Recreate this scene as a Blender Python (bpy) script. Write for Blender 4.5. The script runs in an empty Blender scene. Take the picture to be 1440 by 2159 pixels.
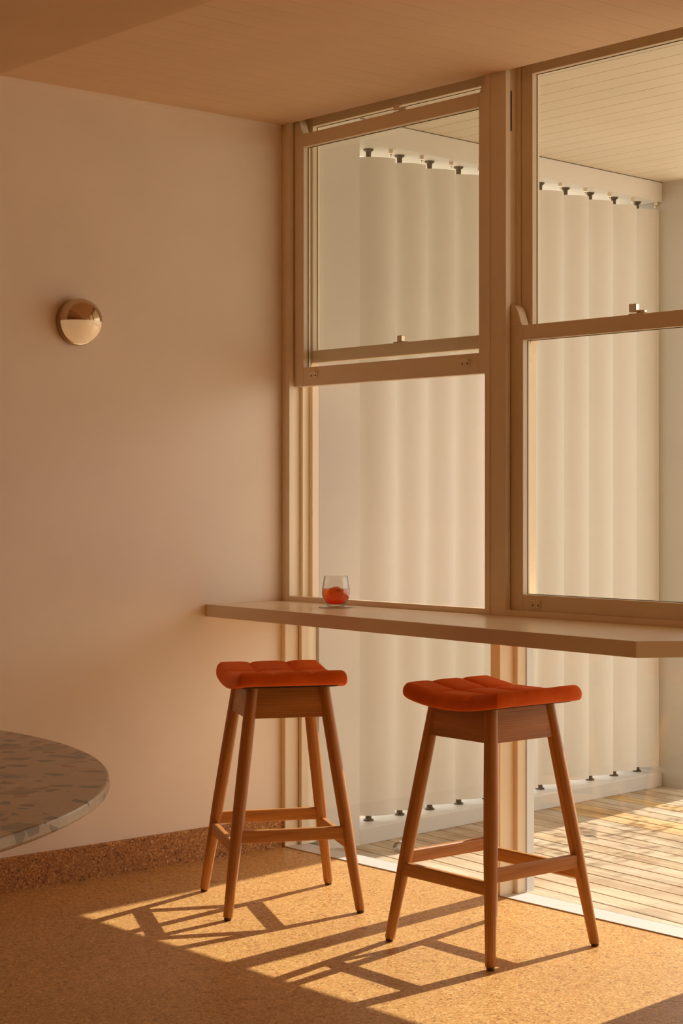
import bpy, bmesh, math, random
from mathutils import Vector, Matrix

random.seed(7)
SC = bpy.context.scene
COL = SC.collection
PI = math.pi

# ------------------------------------------------------------------ camera
TH = math.radians(41.33)
cam_data = bpy.data.cameras.new('camera')
cam = bpy.data.objects.new('camera', cam_data)
COL.objects.link(cam)
cam.location = (-4.252, -5.179, 1.31)
cam.rotation_euler = (PI / 2, 0, -TH)
cam_data.sensor_fit = 'HORIZONTAL'
cam_data.sensor_width = 36.0
cam_data.lens = 36.0 * 3769.0 / 1440.0
cam_data.shift_y = -32.5 / 1440.0
cam_data.clip_start = 0.05
SC.camera = cam

# ------------------------------------------------------------------ world, sun, exposure
world = bpy.data.worlds.new('world')
SC.world = world
world.use_nodes = True
wn = world.node_tree.nodes
wn['Background'].inputs['Color'].default_value = (1.0, 0.94, 0.86, 1)
wn['Background'].inputs['Strength'].default_value = 2.0

SUN_DIR = Vector((-1.0, -0.098, -0.67)).normalized()
sun_data = bpy.data.lights.new('sun', 'SUN')
sun_data.energy = 7.0
sun_data.angle = math.radians(0.6)
sun_data.color = (1.0, 0.92, 0.80)
sun = bpy.data.objects.new('sun', sun_data)
COL.objects.link(sun)
sun.location = (6, 1, 5)
sun.rotation_euler = SUN_DIR.to_track_quat('-Z', 'Y').to_euler()

SC.view_settings.view_transform = 'Standard'
SC.view_settings.look = 'None'
SC.view_settings.gamma = 1.0
SC.view_settings.use_curve_mapping = False
SC.view_settings.exposure = 0.10
SC.cycles.max_bounces = 14
SC.cycles.diffuse_bounces = 8
SC.cycles.transparent_max_bounces = 16


# ------------------------------------------------------------------ node helpers
def mat(name, col, rough=0.6, metal=0.0, spec=0.4, **kw):
    m = bpy.data.materials.new(name)
    m.use_nodes = True
    b = m.node_tree.nodes['Principled BSDF']
    b.inputs['Base Color'].default_value = (*col, 1)
    b.inputs['Roughness'].default_value = rough
    b.inputs['Metallic'].default_value = metal
    b.inputs['Specular IOR Level'].default_value = spec
    for k, v in kw.items():
        b.inputs[k].default_value = v
    return m


def coords(m, scale=(1, 1, 1), rot=(0, 0, 0), kind='Object'):
    nt = m.node_tree
    tc = nt.nodes.new('ShaderNodeTexCoord')
    mp = nt.nodes.new('ShaderNodeMapping')
    mp.inputs['Scale'].default_value = scale
    mp.inputs['Rotation'].default_value = rot
    nt.links.new(tc.outputs[kind], mp.inputs['Vector'])
    return mp.outputs['Vector']


def noise(m, vec, scale, detail=4, rough=0.55, dist=0.0):
    n = m.node_tree.nodes.new('ShaderNodeTexNoise')
    n.inputs['Scale'].default_value = scale
    n.inputs['Detail'].default_value = detail
    n.inputs['Roughness'].default_value = rough
    n.inputs['Distortion'].default_value = dist
    m.node_tree.links.new(vec, n.inputs['Vector'])
    return n.outputs['Fac']


def ramp(m, fac, stops, interp='LINEAR'):
    r = m.node_tree.nodes.new('ShaderNodeValToRGB')
    r.color_ramp.interpolation = interp
    el = r.color_ramp.elements
    while len(el) < len(stops):
        el.new(0.5)
    for e, (p, c) in zip(el, stops):
        e.position = p
        e.color = (*c, 1) if len(c) == 3 else c
    m.node_tree.links.new(fac, r.inputs['Fac'])
    return r.outputs['Color']


def mixc(m, fac, a, b, mode='MIX'):
    n = m.node_tree.nodes.new('ShaderNodeMix')
    n.data_type = 'RGBA'
    n.blend_type = mode
    lk = m.node_tree.links
    for i, v in ((0, fac), (6, a), (7, b)):
        if hasattr(v, 'links'):
            lk.new(v, n.inputs[i])
        elif i == 0:
            n.inputs[0].default_value = v
        else:
            n.inputs[i].default_value = (*v, 1)
    return n.outputs[2]


def setin(m, name, sock):
    m.node_tree.links.new(sock, m.node_tree.nodes['Principled BSDF'].inputs[name])


def bump(m, height, strength, dist=0.001):
    b = m.node_tree.nodes.new('ShaderNodeBump')
    b.inputs['Strength'].default_value = strength
    b.inputs['Distance'].default_value = dist
    m.node_tree.links.new(height, b.inputs['Height'])
    setin(m, 'Normal', b.outputs['Normal'])


def paint(name, col, rough=0.5, var=0.03):
    m = mat(name, col, rough)
    v = coords(m)
    f = noise(m, v, 3.0, 5)
    a = tuple(max(0, c * (1 - var)) for c in col)
    b = tuple(min(1, c * (1 + var)) for c in col)
    setin(m, 'Base Color', ramp(m, f, [(0.3, a), (0.7, b)]))
    g = noise(m, v, 320, 2)
    bump(m, g, 0.04, 0.0006)
    return m


def cork(name, tones, rough, scale=210):
    m = mat(name, tones[1], rough)
    v = coords(m)
    nt = m.node_tree
    # wobble the granules so that they are irregular
    wob = nt.nodes.new('ShaderNodeTexNoise'); wob.inputs['Scale'].default_value = 160
    nt.links.new(v, wob.inputs['Vector'])
    addv = nt.nodes.new('ShaderNodeVectorMath'); addv.operation = 'MULTIPLY_ADD'
    addv.inputs[1].default_value = (0.006,) * 3
    nt.links.new(wob.outputs['Color'], addv.inputs[0]); nt.links.new(v, addv.inputs[2])
    vo = nt.nodes.new('ShaderNodeTexVoronoi'); vo.inputs['Scale'].default_value = scale
    nt.links.new(addv.outputs[0], vo.inputs['Vector'])
    sep = nt.nodes.new('ShaderNodeSeparateColor'); nt.links.new(vo.outputs['Color'], sep.inputs[0])
    c1 = ramp(m, sep.outputs[0], [(0.0, tones[0]), (0.12, tones[1]), (0.75, tones[2]), (1.0, tones[3])])
    vo2 = nt.nodes.new('ShaderNodeTexVoronoi'); vo2.inputs['Scale'].default_value = scale * 0.37
    nt.links.new(addv.outputs[0], vo2.inputs['Vector'])
    sep2 = nt.nodes.new('ShaderNodeSeparateColor'); nt.links.new(vo2.outputs['Color'], sep2.inputs[0])
    big = ramp(m, sep2.outputs[1], [(0.0, (0.70, 0.66, 0.60)), (0.1, (1, 1, 1)), (0.9, (1, 1, 1)), (1.0, (1.18, 1.15, 1.1))])
    c2 = mixc(m, 1.0, c1, big, 'MULTIPLY')
    cl = noise(m, v, 2.2, 3)
    c3 = mixc(m, 1.0, c2, ramp(m, cl, [(0.3, (0.93, 0.92, 0.90)), (0.7, (1.05, 1.05, 1.05))]), 'MULTIPLY')
    setin(m, 'Base Color', c3)
    bump(m, sep.outputs[0], 0.12, 0.0006)
    return m


def wood(name, dark, light, rough=0.42, ring=26.0):
    """grain runs along the part's local Z"""
    m = mat(name, light, rough, spec=0.45)
    v = coords(m, (1, 1, 0.07))
    f = noise(m, v, ring, 5, 0.6, 0.6)
    v2 = coords(m, (1, 1, 0.03))
    g = noise(m, v2, 160, 3)
    w = m.node_tree.nodes.new('ShaderNodeTexWave')
    w.wave_type = 'BANDS'; w.bands_direction = 'X'
    w.inputs['Scale'].default_value = ring * 1.9
    w.inputs['Distortion'].default_value = 5.5
    w.inputs['Detail'].default_value = 2
    w.inputs['Detail Scale'].default_value = 0.7
    m.node_tree.links.new(coords(m, (1, 1, 0.09)), w.inputs['Vector'])
    c = ramp(m, f, [(0.3, dark), (0.62, light)])
    lines = ramp(m, w.outputs['Fac'], [(0.0, (0.78, 0.73, 0.68)), (0.25, (1, 1, 1)), (1, (1.03, 1.02, 1))])
    c = mixc(m, 0.9, c, lines, 'MULTIPLY')
    fine = ramp(m, g, [(0.35, (0.86, 0.83, 0.80)), (0.6, (1.04, 1.04, 1.04))])
    setin(m, 'Base Color', mixc(m, 0.8, c, fine, 'MULTIPLY'))
    bump(m, g, 0.06, 0.0004)
    return m


def clear_glass(name, tint=(1, 1, 1), ior=1.5, boost=1.0, rim=None):
    m = bpy.data.materials.new(name)
    m.use_nodes = True
    nt = m.node_tree
    nt.nodes.clear()
    out = nt.nodes.new('ShaderNodeOutputMaterial')
    tr = nt.nodes.new('ShaderNodeBsdfTransparent'); tr.inputs[0].default_value = (*tint, 1)
    gl = nt.nodes.new('ShaderNodeBsdfGlossy'); gl.inputs['Roughness'].default_value = 0.0
    f0 = ((ior - 1) / (ior + 1)) ** 2
    lw = nt.nodes.new('ShaderNodeLayerWeight'); lw.inputs['Blend'].default_value = 0.5
    if rim:      # glass seen edge-on absorbs more
        rp = nt.nodes.new('ShaderNodeValToRGB')
        rp.color_ramp.elements[0].position = 0.45; rp.color_ramp.elements[0].color = (*tint, 1)
        rp.color_ramp.elements[1].position = 1.0; rp.color_ramp.elements[1].color = (*rim, 1)
        nt.links.new(lw.outputs['Facing'], rp.inputs[0]); nt.links.new(rp.outputs[0], tr.inputs[0])
    pw = nt.nodes.new('ShaderNodeMath'); pw.operation = 'POWER'; pw.inputs[1].default_value = 5.0
    nt.links.new(lw.outputs['Facing'], pw.inputs[0])
    mu = nt.nodes.new('ShaderNodeMath'); mu.operation = 'MULTIPLY_ADD'
    mu.inputs[1].default_value = (1 - f0) * boost; mu.inputs[2].default_value = f0 * boost
    mu.use_clamp = True
    nt.links.new(pw.outputs[0], mu.inputs[0])
    mx = nt.nodes.new('ShaderNodeMixShader')
    nt.links.new(mu.outputs[0], mx.inputs[0])
    nt.links.new(tr.outputs[0], mx.inputs[1]); nt.links.new(gl.outputs[0], mx.inputs[2])
    nt.links.new(mx.outputs[0], out.inputs[0])
    return m


M = {}
M['wall'] = paint('warm_cream_wall_paint', (0.91, 0.79, 0.65), 0.75)
M['back'] = paint('dark_unseen_wall_paint', (0.42, 0.29, 0.17), 0.7)  # for the unseen walls, darkened to cut bounce light in the room
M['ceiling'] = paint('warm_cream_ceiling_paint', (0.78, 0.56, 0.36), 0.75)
M['bulkhead'] = paint('shade_toned_bulkhead_paint', (0.71, 0.485, 0.28), 0.75)  # ceiling paint darkened, so the bulkhead's shade sits in the colour
M['frame'] = paint('cream_gloss_window_paint', (0.86, 0.725, 0.53), 0.42)
M['counter'] = paint('cream_satin_counter', (0.82, 0.68, 0.50), 0.28)
M['outside'] = paint('pale_outside_paint', (0.69, 0.645, 0.585), 0.55)
M['pier'] = paint('taupe_outside_paint', (0.52, 0.465, 0.385), 0.6)
M['rail'] = paint('grey_cream_rail_paint', (0.56, 0.52, 0.47), 0.5)
M['white'] = paint('white_sill_paint', (0.62, 0.61, 0.60), 0.45)
M['soffit'] = paint('pale_soffit_paint', (0.70, 0.61, 0.49), 0.55)
M['blade'] = paint('pale_louvre_metal', (0.71, 0.67, 0.61), 0.45)
M['floor'] = cork('cork_floor', [(0.25, 0.095, 0.02), (0.53, 0.270, 0.082), (0.62, 0.355, 0.130), (0.80, 0.54, 0.24)], 0.38)
M['floor'].node_tree.nodes['Principled BSDF'].inputs['Specular IOR Level'].default_value = 0.25
M['cork_dark'] = cork('cork_skirting', [(0.10, 0.03, 0.006), (0.36, 0.135, 0.028), (0.46, 0.20, 0.045), (0.74, 0.40, 0.13)], 0.6)
M['oak'] = wood('honey_oak', (0.41, 0.165, 0.036), (0.60, 0.275, 0.075))
M['glass'] = clear_glass('window_glass', (0.97, 0.975, 0.955), 1.52)
M['tumbler'] = clear_glass('tumbler_glass', (0.965, 0.96, 0.95), 1.5, 1.2, (0.50, 0.42, 0.34))
M['chrome'] = mat('satin_chrome', (0.80, 0.72, 0.60), 0.16, 1.0)
M['brass'] = mat('dark_polished_metal', (0.56, 0.40, 0.26), 0.13, 1.0)
M['dark_metal'] = mat('dark_metal', (0.10, 0.075, 0.045), 0.45, 0.6)
M['opal'] = mat('opal_glass', (0.95, 0.80, 0.58), 0.08, 0.0, 0.6)
M['opal'].node_tree.nodes['Principled BSDF'].inputs['Emission Color'].default_value = (1.0, 0.62, 0.30, 1)
M['opal'].node_tree.nodes['Principled BSDF'].inputs['Emission Strength'].default_value = 0.22
M['rubber'] = mat('brown_plastic', (0.10, 0.05, 0.03), 0.5)
M['black'] = mat('black_lining', (0.015, 0.012, 0.01), 0.8)
M['ground'] = paint('pale_ground', (0.55, 0.50, 0.42), 0.9)
M['leaf'] = mat('leaf_green', (0.10, 0.18, 0.05), 0.6)
M['gap_dark'] = mat('under_deck_brown', (0.16, 0.11, 0.07), 0.8)

# velvet
m = mat('orange_velvet', (0.78, 0.14, 0.016), 0.75, spec=0.15)
b = m.node_tree.nodes['Principled BSDF']
b.inputs['Sheen Weight'].default_value = 0.35
b.inputs['Sheen Roughness'].default_value = 0.4
b.inputs['Sheen Tint'].default_value = (1.0, 0.40, 0.18, 1)
v = coords(m)
setin(m, 'Base Color', ramp(m, noise(m, v, 14, 4), [(0.3, (0.74, 0.125, 0.010)), (0.7, (0.84, 0.165, 0.020))]))
bump(m, noise(m, v, 900, 2), 0.15, 0.0004)
M['velvet'] = m

# terrazzo
m = mat('terrazzo', (0.55, 0.42, 0.27), 0.30)
nt = m.node_tree
v = coords(m)
base = ramp(m, noise(m, v, 60, 3), [(0.3, (0.42, 0.295, 0.16)), (0.7, (0.50, 0.36, 0.21))])
dist = nt.nodes.new('ShaderNodeTexNoise'); dist.inputs['Scale'].default_value = 7
nt.links.new(v, dist.inputs['Vector'])
dv = nt.nodes.new('ShaderNodeVectorMath'); dv.operation = 'MULTIPLY_ADD'; dv.inputs[1].default_value = (0.07, 0.07, 0.02)
nt.links.new(dist.outputs['Color'], dv.inputs[0]); nt.links.new(v, dv.inputs[2])
c = base
for sc, thr, cols in ((11.0, 0.022, [(0.22, 0.145, 0.07), (0.24, 0.20, 0.12), (0.30, 0.18, 0.09), (0.33, 0.24, 0.13), (0.52, 0.38, 0.24)]),
                      (27.0, 0.010, [(0.16, 0.10, 0.05), (0.34, 0.13, 0.06), (0.15, 0.15, 0.11), (0.50, 0.38, 0.24), (0.21, 0.14, 0.07)])):
    vo = nt.nodes.new('ShaderNodeTexVoronoi'); vo.feature = 'DISTANCE_TO_EDGE'; vo.voronoi_dimensions = '3D'
    vo.inputs['Scale'].default_value = sc
    vc = nt.nodes.new('ShaderNodeTexVoronoi'); vc.feature = 'F1'; vc.voronoi_dimensions = '3D'
    vc.inputs['Scale'].default_value = sc
    nt.links.new(dv.outputs[0], vo.inputs['Vector']); nt.links.new(dv.outputs[0], vc.inputs['Vector'])
    sep = nt.nodes.new('ShaderNodeSeparateColor'); nt.links.new(vc.outputs['Color'], sep.inputs[0])
    # chips: well inside their cell, and only in a third of the cells
    ins = nt.nodes.new('ShaderNodeMath'); ins.operation = 'GREATER_THAN'; ins.inputs[1].default_value = thr * sc * 0.5
    nt.links.new(vo.outputs['Distance'], ins.inputs[0])
    pick = nt.nodes.new('ShaderNodeMath'); pick.operation = 'GREATER_THAN'; pick.inputs[1].default_value = 0.56
    nt.links.new(sep.outputs[0], pick.inputs[0])
    mu = nt.nodes.new('ShaderNodeMath'); mu.operation = 'MULTIPLY'
    nt.links.new(ins.outputs[0], mu.inputs[0]); nt.links.new(pick.outputs[0], mu.inputs[1])
    chip = ramp(m, sep.outputs[1], [(i / len(cols), cc) for i, cc in enumerate(cols)], 'CONSTANT')
    c = mixc(m, mu.outputs[0], c, chip)
setin(m, 'Base Color', c)
M['terrazzo'] = m

# deck boards: a few weathered tones
M['deck'] = []
for i, (d, l) in enumerate([((0.32, 0.225, 0.14), (0.50, 0.395, 0.28)), ((0.37, 0.27, 0.18), (0.55, 0.45, 0.33)),
                            ((0.28, 0.19, 0.11), (0.49, 0.37, 0.24)), ((0.36, 0.22, 0.10), (0.58, 0.40, 0.19)),
                            ((0.33, 0.24, 0.16), (0.51, 0.42, 0.31))]):
    m = mat('weathered_deck_wood', l, 0.7, spec=0.25)
    v = coords(m, (1, 0.06, 1))
    cc = ramp(m, noise(m, v, 34, 5, 0.6, 0.4), [(0.3, d), (0.6, l)])
    st = ramp(m, noise(m, coords(m), 3.4, 3, 0.6), [(0.36, (0.74, 0.66, 0.58)), (0.52, (1, 1, 1))])
    setin(m, 'Base Color', mixc(m, 0.75, cc, st, 'MULTIPLY'))
    bump(m, noise(m, v, 130, 2), 0.2, 0.001)
    M['deck'].append(m)

# drinks
m = bpy.data.materials.new('red_orange_liquid'); m.use_nodes = True
b = m.node_tree.nodes['Principled BSDF']
b.inputs['Transmission Weight'].default_value = 0.72
b.inputs['Specular IOR Level'].default_value = 0.3
b.inputs['IOR'].default_value = 1.18
b.inputs['Roughness'].default_value = 0.03
vv = m.node_tree.nodes.new('ShaderNodeTexCoord')
sx = m.node_tree.nodes.new('ShaderNodeSeparateXYZ')
m.node_tree.links.new(vv.outputs['Object'], sx.inputs[0])
mr = m.node_tree.nodes.new('ShaderNodeMapRange')
mr.inputs['From Min'].default_value = 0.0; mr.inputs['From Max'].default_value = 0.06
m.node_tree.links.new(sx.outputs['Z'], mr.inputs['Value'])
setin(m, 'Base Color', ramp(m, mr.outputs[0], [(0.30, (1.0, 0.02, 0.002)), (0.75, (1.0, 0.20, 0.012)), (1.0, (1.0, 0.42, 0.05))]))
M['liquid'] = m
m = bpy.data.materials.new('clear_ice'); m.use_nodes = True
b = m.node_tree.nodes['Principled BSDF']
b.inputs['Base Color'].default_value = (1.0, 0.45, 0.12, 1)
b.inputs['Transmission Weight'].default_value = 0.9
b.inputs['IOR'].default_value = 1.15
b.inputs['Roughness'].default_value = 0.15
M['ice'] = m


# ------------------------------------------------------------------ object helpers
def link(name, bm, material, parent=None, bevel=0.0, smooth=False, matrix=None, seg=2):
    me = bpy.data.meshes.new(name)
    bmesh.ops.recalc_face_normals(bm, faces=bm.faces)
    bm.to_mesh(me)
    bm.free()
    o = bpy.data.objects.new(name, me)
    COL.objects.link(o)
    for mm in (material if isinstance(material, list) else [material]):
        me.materials.append(mm)
    if parent is not None:
        o.parent = parent
    if matrix is not None:
        o.matrix_local = matrix
    if smooth:
        for p in me.polygons:
            p.use_smooth = True
    if bevel:
        md = o.modifiers.new('bevel', 'BEVEL')
        md.width = bevel
        md.segments = seg
        md.limit_method = 'ANGLE'
        md.angle_limit = math.radians(40)
    return o


def tag(o, label=None, cat=None, group=None, kind=None):
    if label: o['label'] = label
    if cat: o['category'] = cat
    if group: o['group'] = group
    if kind: o['kind'] = kind
    return o


def empty(name, loc=(0, 0, 0), rz=0.0):
    o = bpy.data.objects.new(name, None)
    o.empty_display_size = 0.1
    COL.objects.link(o)
    o.location = loc
    o.rotation_euler = (0, 0, rz)
    return o


def box(bm, x0, x1, y0, y1, z0, z1, mi=0):
    xs, ys, zs = sorted((x0, x1)), sorted((y0, y1)), sorted((z0, z1))
    vs = [bm.verts.new((x, y, z)) for z in zs for y in ys for x in xs]
    for idx in ((0, 2, 3, 1), (4, 5, 7, 6), (0, 1, 5, 4), (2, 6, 7, 3), (0, 4, 6, 2), (1, 3, 7, 5)):
        f = bm.faces.new([vs[i] for i in idx])
        f.material_index = mi
    return vs


def prism(bm, pts, lo, hi, axis='Z'):
    """extrude a 2-D outline; axis X: pts are (y,z), Y: (x,z), Z: (x,y)"""
    def P(a, c, t):
        return {'X': (t, a, c), 'Y': (a, t, c), 'Z': (a, c, t)}[axis]
    A = [bm.verts.new(P(a, c, lo)) for a, c in pts]
    B = [bm.verts.new(P(a, c, hi)) for a, c in pts]
    bm.faces.new(A[::-1]); bm.faces.new(B)
    n = len(pts)
    for i in range(n):
        bm.faces.new((A[i], A[(i + 1) % n], B[(i + 1) % n], B[i]))


def lathe(bm, prof, n=48, closed=False, center=(0, 0, 0), wob=None):
    rings = []
    cx, cy, cz = center
    for r, z in prof:
        if r < 1e-6:
            rings.append([bm.verts.new((cx, cy, cz + z))])
        else:
            rings.append([bm.verts.new((cx + r * (1 + (wob(k, n) if wob else 0)) * math.cos(2 * PI * k / n),
                                        cy + r * (1 + (wob(k, n) if wob else 0)) * math.sin(2 * PI * k / n), cz + z)) for k in range(n)])
    prs = list(zip(rings[:-1], rings[1:]))
    if closed:
        prs.append((rings[-1], rings[0]))
    for a, c in prs:
        for k in range(n):
            k2 = (k + 1) % n
            if len(a) == 1 and len(c) == 1:
                continue
            if len(a) == 1:
                bm.faces.new((a[0], c[k], c[k2]))
            elif len(c) == 1:
                bm.faces.new((a[k], c[0], a[k2]))
            else:
                bm.faces.new((a[k], c[k], c[k2], a[k2]))


def new():
    return bmesh.new()


def simple_box(name, dims, material, parent=None, bevel=0.0, kind=None):
    bm = new()
    box(bm, *dims)
    o = link(name, bm, material, parent, bevel)
    if kind: o['kind'] = kind
    return o


# ------------------------------------------------------------------ room shell
RX, RY = -6.0, -8.0
simple_box('floor', (RX, 0.0, RY, 0.0, -0.12, 0.0), M['floor'], kind='structure')
simple_box('wall_left', (RX, 0.142, 0.0, 0.20, -0.12, 2.95), M['wall'], kind='structure')
simple_box('wall_rear', (RX - 0.2, RX, RY, 0.2, -0.12, 2.95), M['back'], kind='structure')
simple_box('wall_front', (RX - 0.2, 0.15, RY - 0.2, RY, -0.12, 2.95), M['back'], kind='structure')

# boarded ceiling: fine V grooves, boards run across to the window wall
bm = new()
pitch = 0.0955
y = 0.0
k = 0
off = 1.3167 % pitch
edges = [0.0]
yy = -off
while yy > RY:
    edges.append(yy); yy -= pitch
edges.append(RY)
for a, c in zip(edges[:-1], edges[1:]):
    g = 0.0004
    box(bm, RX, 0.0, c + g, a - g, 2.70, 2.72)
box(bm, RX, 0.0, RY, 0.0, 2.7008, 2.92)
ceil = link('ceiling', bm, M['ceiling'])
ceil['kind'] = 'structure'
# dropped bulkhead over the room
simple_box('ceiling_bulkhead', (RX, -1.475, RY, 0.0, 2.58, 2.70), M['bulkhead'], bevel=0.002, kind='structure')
# tiny cornice bead where wall meets ceiling
simple_box('trim_1', (RX, 0.0, -0.006, 0.0, 2.688, 2.70), M['wall'], kind='structure')
# cork skirting
bm = new()
prism(bm, [(0.0, 0.0), (-0.014, 0.0), (-0.014, 0.111), (-0.011, 0.115), (0.0, 0.115)], RX, 0.0, 'X')
o = link('baseboard_left', bm, M['cork_dark'])
o['kind'] = 'structure'

# ------------------------------------------------------------------ window wall
# upper part of the wall (above the heads) and solid part beyond the windows
BAYS_END = -5.55
bm = new()
box(bm, 0.0, 0.16, RY, 0.2, 2.765, 2.95)
box(bm, 0.0, 0.16, RY, BAYS_END, -0.12, 2.765)
o = link('wall_right', bm, M['wall'])
o['kind'] = 'structure'
# corner strip
bm = new()
box(bm, 0.0, 0.066, -0.025, 0.0, 0.0, 0.92)
box(bm, 0.004, 0.14, -0.027, 0.0, 0.92, 2.765)
o = link('trim_2', bm, M['frame'], bevel=0.002); o['kind'] = 'structure'
# posts between the bays
posts = [(-1.086, -1.129), (-2.197, -2.640), (-3.308, -3.351), (-4.419, -4.462), (-5.53, -5.55)]
for i, (a, c) in enumerate(posts):
    bm = new()
    box(bm, 0.0, 0.14, a, c, 0.0, 0.87)
    box(bm, 0.003, 0.14, a + 0.006, c - 0.004, 0.92, 2.765)
    o = link('trim_%d' % (3 + i), bm, M['frame'], bevel=0.002); o['kind'] = 'structure'
# transom along the wall at counter level
o = simple_box('trim_8', (0.0, 0.14, BAYS_END, 0.0, 0.878, 0.920), M['frame'], kind='structure')
# white sill on the floor line
bm = new()
prism(bm, [(0.0, -0.02), (0.0, 0.004), (0.102, 0.004), (0.102, -0.02)], BAYS_END, 0.0, 'Y')
o = link('trim_9', bm, M['white']); o['kind'] = 'structure'


def frame_ring(bm, x0, x1, y0, y1, z0, z1, st, tr, br):
    """four mitre-less members of a sash: y0>y1"""
    box(bm, x0, x1, y0, y0 - st, z0, z1)
    box(bm, x0, x1, y1 + st, y1, z0, z1)
    box(bm, x0, x1, y0 - st, y1 + st, z1 - tr, z1)
    box(bm, x0, x1, y0 - st, y1 + st, z0, z0 + br)


def horn(bm, x0, x1, yo, sgn, zb, st, up=True):
    """sash horn: ogee ear continuing a stile; sgn=-1 when the glass lies towards -Y"""
    pr = [(0, 0), (st, 0), (st * 0.86, 0.016), (st * 0.77, 0.032), (st * 0.68, 0.045), (st * 0.54, 0.057), (st * 0.38, 0.065), (st * 0.20, 0.069), (0, 0.070)]
    pts = [(yo + sgn * a, zb + (h if up else -h)) for a, h in pr]
    prism(bm, pts, x0, x1, 'X')


def make_lift(parent, y, z, x=0.025):
    bm = new()
    box(bm, x - 0.003, x, y + 0.021, y - 0.021, z - 0.013, z + 0.013)
    box(bm, x - 0.012, x, y + 0.022, y - 0.022, z + 0.004, z + 0.013)
    o = link('sash_lift', bm, M['frame'], parent, 0.002)
    for s in (-1, 1):
        bm = new()
        lathe(bm, [(0, 0), (0.0028, 0), (0.0028, 0.001), (0, 0.001)], 12)
        link('screw', bm, M['dark_metal'], o, matrix=Matrix.Translation((x - 0.0032, y + s * 0.012, z - 0.004)) @ Matrix.Rotation(-PI / 2, 4, 'Y'))
    return o


def make_fastener(parent, x, y, z, name='sash_fastener', keeper=False):
    bm = new()
    box(bm, x - 0.012, x + 0.012, y + 0.030, y - 0.030, z, z + 0.004)
    if keeper:
        box(bm, x - 0.009, x + 0.009, y + 0.012, y - 0.010, z + 0.004, z + 0.026)
    else:
        lathe(bm, [(0, 0.004), (0.010, 0.004), (0.010, 0.012), (0.007, 0.014), (0, 0.014)], 20, center=(x, y - 0.004, z))
        box(bm, x - 0.010, x + 0.007, y + 0.030, y + 0.002, z + 0.008, z + 0.034)
        box(bm, x - 0.007, x + 0.007, y - 0.012, y - 0.028, z + 0.004, z + 0.013)
    return link(name, bm, M['chrome'], parent, 0.002)


def sash_window(n, y0, y1, lower_z, upper_z, lift_ys, fast_in, fast_out, inset_l=True):
    """double-hung window in the bay: y0>y1 are the visible faces' outer edges"""
    root = empty('window_%d' % n, (0, 0, 0))
    root['kind'] = 'structure'
    root['label'] = {1: 'cream sash window beside the corner with its lower sash pushed up',
                     2: 'closed cream sash window at the right behind the counter end'}.get(n, 'cream sash window further along the window wall')
    # box frame
    bm = new()
    f = 0.0225
    for (ya, yb, s) in ((y0, y0 - f, -1), (y1, y1 + f, 1)):
        box(bm, 0.0, 0.022, ya, yb, 0.920, 2.765)                      # inside bead
        box(bm, 0.022, 0.14, ya, yb - s * 0.012, 0.920, 2.765)          # pulley stile
        box(bm, 0.0615, 0.0685, yb - s * 0.012, yb + s * 0.004, 0.93, 2.765)  # parting bead
        box(bm, 0.108, 0.14, yb - s * 0.012, yb + s * 0.006, 0.93, 2.765)     # outside lining
    box(bm, 0.0, 0.14, y0 - f, y1 + f, 2.752, 2.765)
    box(bm, 0.0, 0.022, y0 - f, y1 + f, 0.920, 0.940)
    box(bm, 0.022, 0.14, y0 - f, y1 + f, 0.920, 0.926)
    link('window_frame', bm, M['frame'], root, 0.0012)
    ys0, ys1 = y0 - f + 0.003, y1 + f - 0.003
    st = 0.055
    # inner (lower) sash
    za, zb = lower_z
    bm = new()
    frame_ring(bm, 0.025, 0.060, ys0, ys1, za, zb, st, 0.049, 0.070)
    lw = link('lower_sash', bm, M['frame'], root, 0.002)
    bm = new()
    horn(bm, 0.025, 0.060, ys0, -1, zb, st * 0.93); horn(bm, 0.025, 0.060, ys1, 1, zb, st * 0.93)
    link('sash_horn', bm, M['frame'], lw, 0.0012)
    bm = new(); box(bm, 0.043, 0.047, ys0 - st + 0.004, ys1 + st - 0.004, za + 0.066, zb - 0.045)
    link('glass_pane', bm, M['glass'], lw)
    bm = new()
    frame_ring(bm, 0.047, 0.0495, ys0 - st + 0.001, ys1 + st - 0.001, za + 0.069, zb - 0.048, 0.003, 0.003, 0.003)
    link('putty_line', bm, M['dark_metal'], lw)
    for ly in lift_ys:
        make_lift(lw, ly, za + 0.041)
    if fast_in is not None:
        make_fastener(lw, 0.043, fast_in, zb)
    # outer (upper) sash
    za, zb = upper_z
    bm = new()
    frame_ring(bm, 0.0705, 0.1055, ys0, ys1, za, zb, st, 0.060, 0.046)
    up = link('upper_sash', bm, M['frame'], root, 0.002)
    bm = new()
    horn(bm, 0.0705, 0.1055, ys0, -1, za, st * 0.93, False); horn(bm, 0.0705, 0.1055, ys1, 1, za, st * 0.93, False)
    link('sash_horn', bm, M['frame'], up, 0.0012)
    bm = new(); box(bm, 0.088, 0.092, ys0 - st + 0.004, ys1 + st - 0.004, za + 0.042, zb - 0.056)
    link('glass_pane', bm, M['glass'], up)
    bm = new()
    frame_ring(bm, 0.092, 0.0945, ys0 - st + 0.001, ys1 + st - 0.001, za + 0.045, zb - 0.059, 0.003, 0.003, 0.003)
    link('putty_line', bm, M['dark_metal'], up)
    if fast_out is not None:
        make_fastener(up, 0.083, fast_out, za + 0.046, 'fastener_keeper', True).data.materials[0] = M['brass']  # darker metal stands in for the keeper's backlit silhouette
    return root


w1 = sash_window(1, -0.027, -1.0825, (1.719, 2.657), (1.808, 2.750), (-0.163, -0.946), -0.612, -0.569)
w2 = sash_window(2, -1.133, -2.193, (0.922, 1.867), (1.822, 2.7515), (-1.266, -2.06), -1.671, None)
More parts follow.
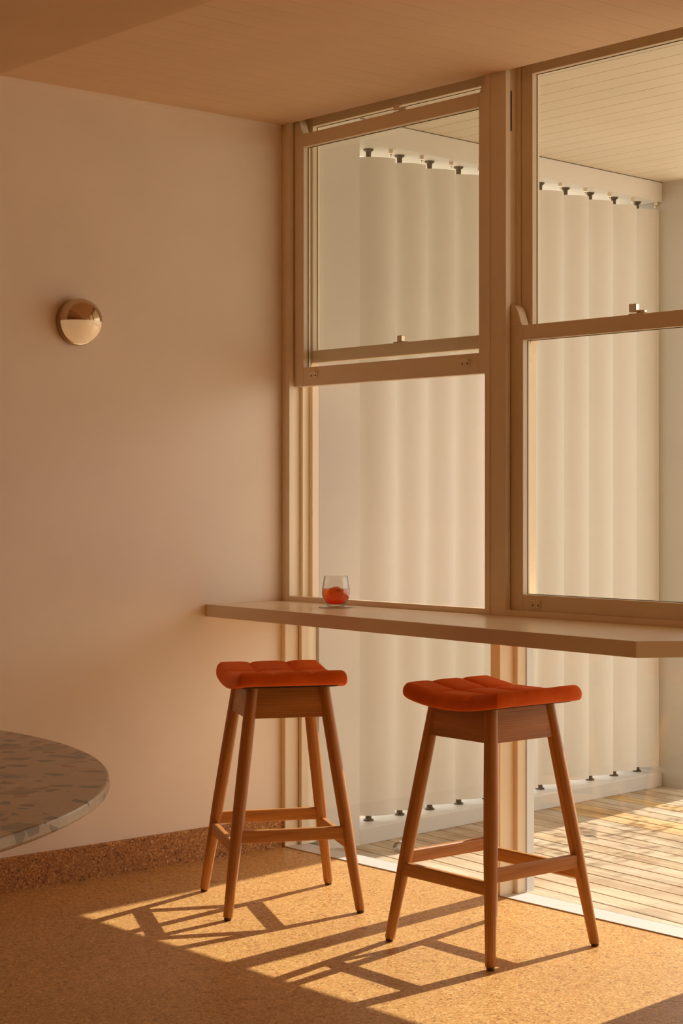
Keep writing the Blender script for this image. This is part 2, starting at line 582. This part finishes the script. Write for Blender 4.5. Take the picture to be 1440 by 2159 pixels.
# pulley plate in the jamb of the right window
bm = new()
prism(bm, [(0.028 + 0.005 * 0, 2.515), (0.030, 2.508), (0.038, 2.508), (0.040, 2.515), (0.040, 2.635), (0.038, 2.642), (0.030, 2.642), (0.028, 2.635)], -1.1450, -1.1430, 'Y')
link('pulley_plate', bm, M['dark_metal'], w2)
# plain continuation bays further along the wall
for n, (a, c) in ((3, (-2.644, -3.304)), (4, (-3.355, -4.415)), (5, (-4.466, -5.526))):
    r = empty('window_%d' % n); r['kind'] = 'structure'
    bm = new()
    box(bm, 0.0, 0.14, a, a - 0.05, 0.92, 2.765); box(bm, 0.0, 0.14, c + 0.05, c, 0.92, 2.765)
    box(bm, 0.0, 0.14, a, c, 2.70, 2.765); box(bm, 0.0, 0.14, a, c, 0.92, 0.95); box(bm, 0.03, 0.10, a, c, 1.80, 1.87)
    link('window_frame', bm, M['frame'], r)
    bm = new(); box(bm, 0.06, 0.064, a - 0.05, c + 0.05, 0.95, 2.70)
    link('glass_pane', bm, M['glass'], r)


def fixed_light(n, y0, y1, detail=True):
    root = empty('window_%d' % n); root['kind'] = 'structure'
    root['label'] = 'low fixed glass panel under the counter'
    s = 0.017
    bm = new()
    box(bm, 0.066, 0.105, y0, y0 - s, 0.004, 0.878)
    box(bm, 0.066, 0.105, y1 + s, y1, 0.004, 0.878)
    box(bm, 0.066, 0.105, y0 - s, y1 + s, 0.862, 0.878)
    link('window_frame', bm, M['frame'], root, 0.0012)
    bm = new()
    box(bm, 0.105, 0.14, y0, y0 - s - (0.006 if n != 6 else 0.0), 0.004, 0.878)
    box(bm, 0.105, 0.14, y1 + s + 0.003, y1, 0.004, 0.878)
    link('outer_bead', bm, M['frame'] if n == 6 else M['white'], root, 0.0012)
    bm = new(); box(bm, 0.098, 0.102, y0 - s + 0.002, y1 + s - 0.002, 0.004, 0.866)
    link('glass_pane', bm, M['glass'], root)


fixed_light(6, -0.025, -1.086)
fixed_light(7, -1.129, -2.197)
fixed_light(8, -2.640, -3.308)
fixed_light(9, -3.351, -4.419)
fixed_light(10, -4.462, -5.53)

# ------------------------------------------------------------------ porch outside
LX0, LY0, LK = 0.316, -0.090, 0.0622            # line of the louvre screen


def ly(x):
    return LY0 + LK * (x - LX0)


bm = new()
prism(bm, [(0.142, -0.054), (0.316, -0.090), (0.316, 0.5), (0.142, 0.5)], -0.3, 2.759, 'Z')
o = link('wall_outside', bm, M['outside']); o['kind'] = 'structure'
# pier at the far end of the louvres
simple_box('wall_pier', (2.301, 2.333, -0.100, 0.28, -0.3, 2.759), M['pier'], kind='structure')
# boarded soffit, boards parallel to the windows
bm = new()
SP = 0.107
x = 0.447 - 2 * SP
g = 0.0016
xs = [0.16]
while x < 2.72:
    if x > 0.17: xs.append(x)
    x += SP
xs.append(2.72)
for a, c in zip(xs[:-1], xs[1:]):
    box(bm, a + g, c - g, RY, 0.30, 2.759, 2.775)
box(bm, 0.16, 2.72, RY, 0.30, 2.765, 2.95)
o = link('ceiling_porch', bm, M['soffit']); o['kind'] = 'structure'

# deck
deck_rot = math.atan2(-0.085, 1.0)            # boards lean slightly off the window line
bm = new()
pitch = 0.0985
nb = 46
rr = random.Random(3)
for i in range(nb):
    xa = -0.70 + i * pitch
    L0 = -9.0
    cuts = [L0]
    yv = L0 + rr.uniform(0.5, 3.0)
    while yv < 1.2:
        cuts.append(yv); yv += rr.uniform(1.6, 3.2)
    cuts.append(1.4)
    for a, c in zip(cuts[:-1], cuts[1:]):
        mi = rr.choice([0, 1, 2, 4, 0, 1, 4, 0, 1, 2, 4, 0, 1, 4, 0, 3])
        box(bm, xa + 0.0036, xa + pitch - 0.0036, a + 0.0008, c - 0.0008, -0.06, -0.025, mi)
# keep only what lies outside the sill
o = link('deck', bm, M['deck'], bevel=0.0015, seg=1)
o.rotation_euler = (0, 0, deck_rot)
o.location = (0.19 + 0.0, 0.0, 0.0)
me = o.data
bm = bmesh.new(); bm.from_mesh(me)
W = Matrix.Translation(o.location) @ Matrix.Rotation(deck_rot, 4, 'Z')
pl = W.inverted() @ Vector((0.104, 0, 0))
pn = (W.inverted().to_3x3() @ Vector((1, 0, 0))).normalized()
bmesh.ops.bisect_plane(bm, geom=bm.verts[:] + bm.edges[:] + bm.faces[:], plane_co=pl, plane_no=pn, clear_inner=True)
bm.to_mesh(me); bm.free()
o['kind'] = 'structure'
simple_box('under_deck_dark', (0.142, 3.9, -8.8, 0.9, -0.12, -0.075), M['gap_dark'], kind='structure')  # dark sheet added under the boards so their gaps look shaded
simple_box('wall_shade_blocker', (2.70, 2.78, -0.19, 0.05, -0.3, 1.55), M['outside'], kind='structure')  # unseen wall, added to shade the deck strip along the louvres
simple_box('ground', (0.16, 30, -30, 30, -0.50, -0.30), M['ground'], kind='structure')

# unseen leaf clusters, added beyond the deck to dapple the sunlit boards
rs = random.Random(11)
bm = new()
for (sy, sz, r_, n_) in ((-0.31, 1.60, .07, 26), (-0.27, 1.40, .06, 18), (-0.365, 1.34, .08, 30), (-0.64, 1.64, .09, 34), (-0.41, 1.20, .08, 30),
                         (-0.19, 0.95, .06, 16), (-0.33, 1.20, .06, 20), (-0.72, 1.42, .10, 36), (-0.40, 1.64, .05, 14), (-0.95, 1.10, .12, 30), (-1.2, 1.35, .10, 24)):
    for _ in range(n_):
        p = Vector((3.3 + rs.gauss(0, r_), sy + rs.gauss(0, r_), sz + rs.gauss(0, r_ * 0.5)))
        a = Vector((rs.gauss(0, 1), rs.gauss(0, 1), rs.gauss(0, 0.6))).normalized() * 0.028
        b_ = a.cross(Vector((rs.gauss(0, 1), rs.gauss(0, 1), rs.gauss(0, 1)))).normalized() * 0.012
        k_ = a.cross(b_).normalized() * 0.003
        vs = [bm.verts.new(p + q_) for q_ in (-a, b_ + k_, a, -b_ + k_)]
        bm.faces.new(vs)
o = link('dapple_foliage', bm, M['leaf'])
tag(o, 'unseen foliage added beyond the deck to dapple the boards', 'shrub', kind='stuff')

# louvre screen
ls = empty('louvre_screen', (LX0, LY0, 0.0), math.atan(LK))
tag(ls, 'tall screen of eleven curved cream vertical louvre blades standing on the deck', 'louvre screen')
LL = 1.985 / math.cos(math.atan(LK))
bm = new()
box(bm, 0.0, LL, 0.0, 0.215, 2.670, 2.7585)
link('header_beam', bm, M['outside'], ls, 0.002)
bm = new()
box(bm, 0.0, LL, -0.0012, 0.008, 2.756, 2.7588)
link('shadow_gap', bm, M['dark_metal'], ls)
bm = new()
prism(bm, [(0.0, -0.025), (0.0, 0.036), (0.006, 0.041), (0.16, 0.043), (0.16, -0.025)], 0.0, LL, 'X')
link('bottom_rail', bm, M['rail'], ls, 0.002)


def blade_bm():
    bm = new()
    n = 14
    cl, th, sag = 0.105, 0.007, 0.036
    out = []
    for i in range(n + 1):
        t = -1 + 2 * i / n
        out.append((cl * t, -sag * (1 - t * t) - th * (1 - t * t) ** 0.5 - 0.002))
    inn = []
    for i in range(n, -1, -1):
        t = -1 + 2 * i / n
        inn.append((cl * t, -sag * (1 - t * t) + th * 0.6 * (1 - t * t) ** 0.5 + 0.002))
    prism(bm, out + inn, 0.066, 2.634, 'Z')
    return bm


BA = math.radians(-43.5) - math.atan(LK)
d = 0.1775
proto = None
for i in range(11):
    xr = (0.518 - LX0) / math.cos(math.atan(LK)) + 0.017 + i * d
    yr = 0.020
    cx_ = xr - 0.105 * math.cos(BA)
    cy_ = yr - 0.105 * math.sin(BA)
    if proto is None:
        bl = link('louvre_blade', blade_bm(), M['blade'], ls)
        for p in bl.data.polygons:
            p.use_smooth = abs(p.normal.z) < 0.5
        md = bl.modifiers.new('edge', 'EDGE_SPLIT'); md.split_angle = math.radians(35)
        bm = new()
        lathe(bm, [(0, 2.670), (0.020, 2.670), (0.020, 2.665), (0.011, 2.659), (0.010, 2.632), (0, 2.632)], 16, center=(0, -0.012, 0))
        pin = link('pivot_pin', bm, M['dark_metal'], bl)
        bm = new()
        lathe(bm, [(0, 0.042), (0.020, 0.042), (0.020, 0.047), (0.012, 0.051), (0.012, 0.068), (0, 0.068)], 16, center=(0, -0.012, 0))
        foot = link('foot_pivot', bm, M['dark_metal'], bl)
        bm = new()
        lathe(bm, [(0, -0.006), (0.004, -0.005), (0.0075, 0), (0.004, 0.005), (0, 0.006)], 12, center=(0.088, -0.004, 2.648))
        box(bm, 0.080, 0.096, -0.012, 0.006, 2.655, 2.670)
        knob = link('link_knob', bm, M['chrome'], bl)
        proto = (bl, pin, foot, knob)
    else:
        bl = proto[0].copy(); COL.objects.link(bl); bl.parent = ls
        for ch in proto[1:]:
            q = ch.copy(); COL.objects.link(q); q.parent = bl
    bl.location = (cx_, cy_, 0)
    bl.rotation_euler = (0, 0, BA)

# ------------------------------------------------------------------ counter
bm = new()
prism(bm, [(0.0, 0.0), (-0.352, 0.0), (-0.487, -2.095), (-0.285, -2.232), (0.0, -2.232)], 0.876, 0.921, 'Z')
ct = link('window_counter', bm, M['counter'], bevel=0.0015)
tag(ct, 'long cream window counter with a clipped corner under both sash windows', 'counter')


# ------------------------------------------------------------------ bar stools
def leg_bm(L):
    bm = new()
    lathe(bm, [(0, 0), (0.0125, 0), (0.0150, 0.003), (0.0163, 0.10), (0.0185, 0.20), (0.0203, 0.30), (0.0206, 0.50), (0.0195, L), (0, L)], 28)
    return bm


def align(p, q):
    """matrix that puts local Z from p to q"""
    p, q = Vector(p), Vector(q)
    z = (q - p).normalized()
    x = Vector((0, 0, 1)).cross(z)
    if x.length < 1e-3:
        x = Vector((1, 0, 0))
    x.normalize()
    y = z.cross(x)
    m = Matrix((x, y, z)).transposed().to_4x4()
    m.translation = p
    return m


SW, SD = 0.180, 0.206       # half sizes of the cushion


def saddle(w):
    t = w / SD
    return 0.024 * t * t - 0.004


def cushion_bm():
    bm = new()
    N = 80
    top = [[None] * (N + 1) for _ in range(N + 1)]
    bot = [[None] * (N + 1) for _ in range(N + 1)]
    zt, zb = 0.748, 0.703

    def xy(s, t, k=1.0):
        return SW * s * (1 - 0.05 * abs(t) ** 9) * k, SD * t * (1 - 0.05 * abs(s) ** 9) * k

    for i in range(N + 1):
        for j in range(N + 1):
            s = -1 + 2 * i / N; t = -1 + 2 * j / N
            pass
            x, y = xy(s, t)
            e = min(1 - abs(s), 1 - abs(t))
            ed = -0.017 * (1 - min(1, e / 0.13)) ** 2.2
            q = 0.0
            for c0 in (-0.35, 0.35):
                q -= 0.0080 * math.exp(-abs((s - c0) / 0.030) ** 1.3) + 0.0035 * math.exp(-((s - c0) / 0.12) ** 2)
                q -= 0.0080 * math.exp(-abs((t - c0) / 0.026) ** 1.3) + 0.0035 * math.exp(-((t - c0) / 0.11) ** 2)
            q = max(q, -0.0125)
            q *= min(1, e / 0.12)
            top[i][j] = bm.verts.new((x, y, zt + saddle(y) + ed + q))
            x2, y2 = xy(s, t, 0.985)
            bot[i][j] = bm.verts.new((x2, y2, zb + saddle(y) - 0.002))
    for i in range(N):
        for j in range(N):
            bm.faces.new((top[i][j], top[i + 1][j], top[i + 1][j + 1], top[i][j + 1]))
            bm.faces.new((bot[i][j], bot[i][j + 1], bot[i + 1][j + 1], bot[i + 1][j]))
    ring = [(i, 0) for i in range(N)] + [(N, j) for j in range(N)] + [(i, N) for i in range(N, 0, -1)] + [(0, j) for j in range(N, 0, -1)]
    loops = []
    prev = [top[i][j] for i, j in ring]
    for h, k in ((0.25, 1.008), (0.5, 1.010), (0.78, 1.006)):
        cur = []
        for i, j in ring:
            a, c = top[i][j].co, bot[i][j].co
            p = a.lerp(c, h)
            cur.append(bm.verts.new((a.x * k, a.y * k, p.z)))
        for q in range(len(ring)):
            q2 = (q + 1) % len(ring)
            bm.faces.new((prev[q], cur[q], cur[q2], prev[q2]))
        prev = cur
    cur = [bot[i][j] for i, j in ring]
    for q in range(len(ring)):
        q2 = (q + 1) % len(ring)
        bm.faces.new((prev[q], cur[q], cur[q2], prev[q2]))
    return bm


def make_stool():
    root = empty('bar_stool')
    A, B, ZT = 0.2129, 0.1272, 0.62

    def P(u, w, z):
        h = A - (A - B) * z / ZT
        return Vector((u * h, w * h, z))

    for u, w in ((-1, 1), (-1, -1), (1, 1), (1, -1)):
        p, q = P(u, w, 0.008), P(u, w, 0.705)
        lg = link('leg', leg_bm((q - p).length), M['oak'], root, smooth=True, matrix=align(p, q))
        md = lg.modifiers.new('edge', 'EDGE_SPLIT'); md.split_angle = math.radians(50)
        bm = new()
        lathe(bm, [(0, -0.008), (0.0105, -0.008), (0.0115, -0.006), (0.0115, 0.001), (0, 0.001)], 18)
        link('glide', bm, M['rubber'], lg)

    def rail(p, q, hgt, thk, name, rnd=0.006, dz=0.0):
        L = (q - p).length
        bm = new()
        box(bm, -thk / 2, thk / 2, -hgt / 2, hgt / 2, 0, L)
        return link(name, bm, M['oak'], root, rnd, matrix=align(p, q), seg=3)
    for s in (-1, 1):
        rail(P(-1, s, 0.249), P(1, s, 0.249), 0.040, 0.021, 'stretcher')
        rail(P(s, -1, 0.215), P(s, 1, 0.215), 0.040, 0.021, 'stretcher')
    # apron boards between the leg tops (upright, narrowing upwards)
    z0, z1 = 0.611, 0.706
    for s in (-1, 1):
        for ax in (0, 1):
            h0 = A - (A - B) * z0 / ZT
            h1 = A - (A - B) * z1 / ZT
            bm = new()
            t = 0.010
            # local frame: Z along the board so the grain follows it
            vs = []
            for (zz, hh) in ((z0, h0), (z1, h1)):
                for off_ in (-t, t):
                    for e in (-1, 1):
                        vs.append(bm.verts.new((zz, s * hh + off_, e * (hh - 0.012))))
            for idx in ((0, 1, 3, 2), (4, 6, 7, 5), (0, 4, 5, 1), (2, 3, 7, 6), (0, 2, 6, 4), (1, 5, 7, 3)):
                bm.faces.new([vs[i] for i in idx])
            # map local (x=height, y=offset, z=along)
            if ax == 0:
                mm = Matrix(((0, 0, 1, 0), (0, 1, 0, 0), (1, 0, 0, 0), (0, 0, 0, 1)))
            else:
                mm = Matrix(((0, 1, 0, 0), (0, 0, 1, 0), (1, 0, 0, 0), (0, 0, 0, 1)))
            link('apron', bm, M['oak'], root, 0.0015, matrix=mm)
    # thin dark base board that follows the saddle
    bm = new()
    n = 12
    up_, dn = [], []
    for i in range(n + 1):
        yv = -0.175 + 0.35 * i / n
        up_.append((yv, 0.7035 + saddle(yv))); dn.append((yv, 0.700 + saddle(yv)))
    prism(bm, up_ + dn[::-1], -0.150, 0.150, 'X')
    link('seat_base', bm, M['black'], root)
    link('seat_cushion', cushion_bm(), M['velvet'], root, smooth=True)
    return root


def copy_tree(o, parent=None):
    c = o.copy(); COL.objects.link(c); c.parent = parent
    for ch in list(o.children):
        copy_tree(ch, c)
    return c


stool = make_stool()
stool.location = (-0.5821, -0.7061, 0); stool.rotation_euler = (0, 0, math.radians(-27.1))
tag(stool, 'oak bar stool with orange quilted saddle seat, the left one nearer the wall corner', 'bar stool', 'bar stools at the window counter')
s2 = copy_tree(stool)
s2.location = (-0.4602, -1.534, 0); s2.rotation_euler = (0, 0, math.radians(-1.8))
tag(s2, 'oak bar stool with orange quilted saddle seat, the right one below the sash window lift', 'bar stool', 'bar stools at the window counter')

# ------------------------------------------------------------------ drink on the counter
GX, GY, GZ = -0.131, -0.463, 0.921
bm = new()
lathe(bm, [(0, 0), (0.056, 0), (0.060, 0.0015), (0.059, 0.0035), (0.050, 0.0045), (0.047, 0.003), (0.040, 0.0045), (0.034, 0.003), (0.028, 0.0045), (0.020, 0.003), (0, 0.003)],
      72, wob=lambda k, n: 0.030 * math.cos(18 * 2 * PI * k / n))
co = link('coaster', bm, M['tumbler'], smooth=True)
co.location = (GX, GY, GZ + 0.0004)
tag(co, 'clear scalloped glass coaster under the drink on the counter', 'coaster')
prof_out = [(0.0, 0.0), (0.026, 0.0), (0.030, 0.002), (0.038, 0.012), (0.046, 0.028), (0.0495, 0.045), (0.0485, 0.062), (0.0455, 0.080), (0.0425, 0.098), (0.0413, 0.1055), (0.0405, 0.106)]
prof_in = [(0.0395, 0.1055), (0.0407, 0.098), (0.0437, 0.080), (0.0467, 0.062), (0.0477, 0.045), (0.0443, 0.029), (0.036, 0.0145), (0.026, 0.008), (0, 0.007)]
bm = new(); lathe(bm, prof_out + prof_in, 64)
gl = link('drinking_glass', bm, M['tumbler'], smooth=True)
gl.location = (GX, GY, GZ + 0.0050)
tag(gl, 'round stemless tumbler on the coaster, half full of red orange drink', 'glass')
bm = new(); lathe(bm, [(0, 0.0074), (0.0258, 0.0084), (0.0356, 0.0149), (0.0439, 0.0294), (0.0472, 0.045), (0.0466, 0.058), (0.0461, 0.0615), (0.0435, 0.0605), (0, 0.0605)], 64)
lq = link('drink', bm, M['liquid'], smooth=True)
lq.location = (GX, GY, GZ + 0.0050)
tag(lq, 'red orange iced drink inside the tumbler', 'drink')
bm = new()
bmesh.ops.create_icosphere(bm, subdivisions=3, radius=0.026)
for vtx in bm.verts:
    vtx.co.z *= 0.72
    vtx.co *= 1 + 0.06 * math.sin(vtx.co.x * 190) * math.cos(vtx.co.y * 150)
ic = link('ice_lump', bm, M['ice'], smooth=True)
ic.location = (GX + 0.002, GY + 0.004, GZ + 0.0050 + 0.0495)
tag(ic, 'rounded ice lump floating in the red orange drink', 'ice')

# ------------------------------------------------------------------ wall light
wl = empty('wall_light', (-0.905, 0.0, 1.905))
tag(wl, 'round wall light, dark metal upper dome over pale opal glass lower half', 'wall light')
RYm = Matrix.Rotation(PI / 2, 4, 'X')      # local Z -> world -Y
bm = new(); lathe(bm, [(0, 0), (0.078, 0), (0.080, 0.002), (0.080, 0.022), (0.078, 0.024), (0, 0.024)], 64)
o = link('back_plate', bm, M['brass'], wl, smooth=True, matrix=RYm)
o.modifiers.new('e', 'EDGE_SPLIT').split_angle = math.radians(40)


def half_dome(R, depth, z0, top, n=48, m_=14, thick=0.003):
    """half of a dome whose axis is local Z; top half if top"""
    bm = new()
    a0, a1 = (0, PI) if top else (PI, 2 * PI)
    def grid(Rr, Dd):
        g_ = []
        for i in range(m_ + 1):
            ph = PI / 2 * i / m_
            r = Rr * math.cos(ph); z = z0 + Dd * math.sin(ph)
            g_.append([bm.verts.new((r * math.cos(a0 + (a1 - a0) * k / n), r * math.sin(a0 + (a1 - a0) * k / n), z)) for k in range(n + 1)])
        return g_
    A_, B_ = grid(R, depth), grid(R - thick, depth - thick)
    for i in range(m_):
        for k in range(n):
            for G, fl in ((A_, 0), (B_, 1)):
                q = [G[i][k], G[i][k + 1], G[i + 1][k + 1], G[i + 1][k]]
                try: bm.faces.new(q[::-1] if fl else q)
                except ValueError: pass
        for k in (0, n):
            bm.faces.new((A_[i][k], A_[i + 1][k], B_[i + 1][k], B_[i][k]))
    for k in range(n):
        bm.faces.new((A_[0][k], A_[0][k + 1], B_[0][k + 1], B_[0][k]))
    bmesh.ops.remove_doubles(bm, verts=bm.verts, dist=1e-6)
    return bm


o = link('metal_shade', half_dome(0.080, 0.074, 0.024, True), M['brass'], wl, smooth=True, matrix=RYm)
o.modifiers.new('e', 'EDGE_SPLIT').split_angle = math.radians(45)
o['label'] = 'dark polished metal upper dome'
o = link('glass_shade', half_dome(0.0755, 0.071, 0.024, False), M['opal'], wl, smooth=True, matrix=RYm)
o.modifiers.new('e', 'EDGE_SPLIT').split_angle = math.radians(45)
o['label'] = 'pale opal glass lower half'
bm = new()
prism(bm, [(0.072 * math.cos(PI * k / 24) , 0.024 + 0.067 * math.sin(PI * k / 24)) for k in range(25)], 0.0, 0.0015, 'Y')
link('inner_plate', bm, M['opal'], wl, matrix=RYm)

# ------------------------------------------------------------------ terrazzo table
tb = empty('round_table', (-3.254, -1.572, 0.0))
tag(tb, 'round terrazzo table with pale chipped stone top at the left edge', 'table')
R = 1.186
bm = new()
lathe(bm, [(0, 0.724), (R - 0.10, 0.724), (R - 0.012, 0.732), (R - 0.002, 0.737), (R, 0.741), (R, 0.7555), (R - 0.0015, 0.7585), (R - 0.0045, 0.76), (0, 0.76)], 200)
o = link('tabletop', bm, M['terrazzo'], tb, smooth=True)
o.modifiers.new('e', 'EDGE_SPLIT').split_angle = math.radians(25)
bm = new(); lathe(bm, [(0, 0.01), (0.30, 0.01), (0.30, 0.03), (0.10, 0.05), (0.07, 0.10), (0.07, 0.66), (0.16, 0.722), (0, 0.722)], 48)
link('pedestal', bm, M['frame'], tb, smooth=True)
bm = new(); lathe(bm, [(0, 0), (0.32, 0), (0.32, 0.012), (0, 0.012)], 48)
link('foot_plate', bm, M['dark_metal'], tb)

# ------------------------------------------------------------------ small things on the deck
bt = empty('glass_bottle', (0.325, -0.290, -0.025), math.radians(20))
tag(bt, 'small clear glass bottle with a pale label lying on the deck by the louvres', 'bottle')
lay = Matrix.Translation((0, 0, 0.020)) @ Matrix.Rotation(PI / 2, 4, 'Y')
bm = new(); lathe(bm, [(0, 0), (0.016, 0), (0.020, 0.004), (0.020, 0.055), (0.012, 0.068), (0.009, 0.075), (0.009, 0.09), (0.007, 0.09), (0.007, 0.074), (0.010, 0.066), (0.018, 0.054), (0.018, 0.004), (0, 0.003)], 28)
bd = link('bottle_body', bm, M['tumbler'], bt, smooth=True, matrix=lay)
lb = mat('pale_label', (0.80, 0.82, 0.90), 0.6)
bm = new(); lathe(bm, [(0.0203, 0.018), (0.0207, 0.018), (0.0207, 0.044), (0.0203, 0.044)], 28, closed=True)
for f_ in [f for f in bm.faces if f.calc_center_median().x > 0.004]:
    bm.faces.remove(f_)
link('paper_label', bm, lb, bt, matrix=lay)
bm = new(); lathe(bm, [(0, 0), (0.024, 0), (0.027, 0.003), (0.026, 0.008), (0.021, 0.009), (0.019, 0.005), (0, 0.004)], 32)
dsh = link('glass_dish', bm, M['tumbler'], smooth=True)
dsh.location = (1.122, -0.548, -0.0246)
tag(dsh, 'tiny clear glass dish lying on the sunlit deck boards', 'dish')
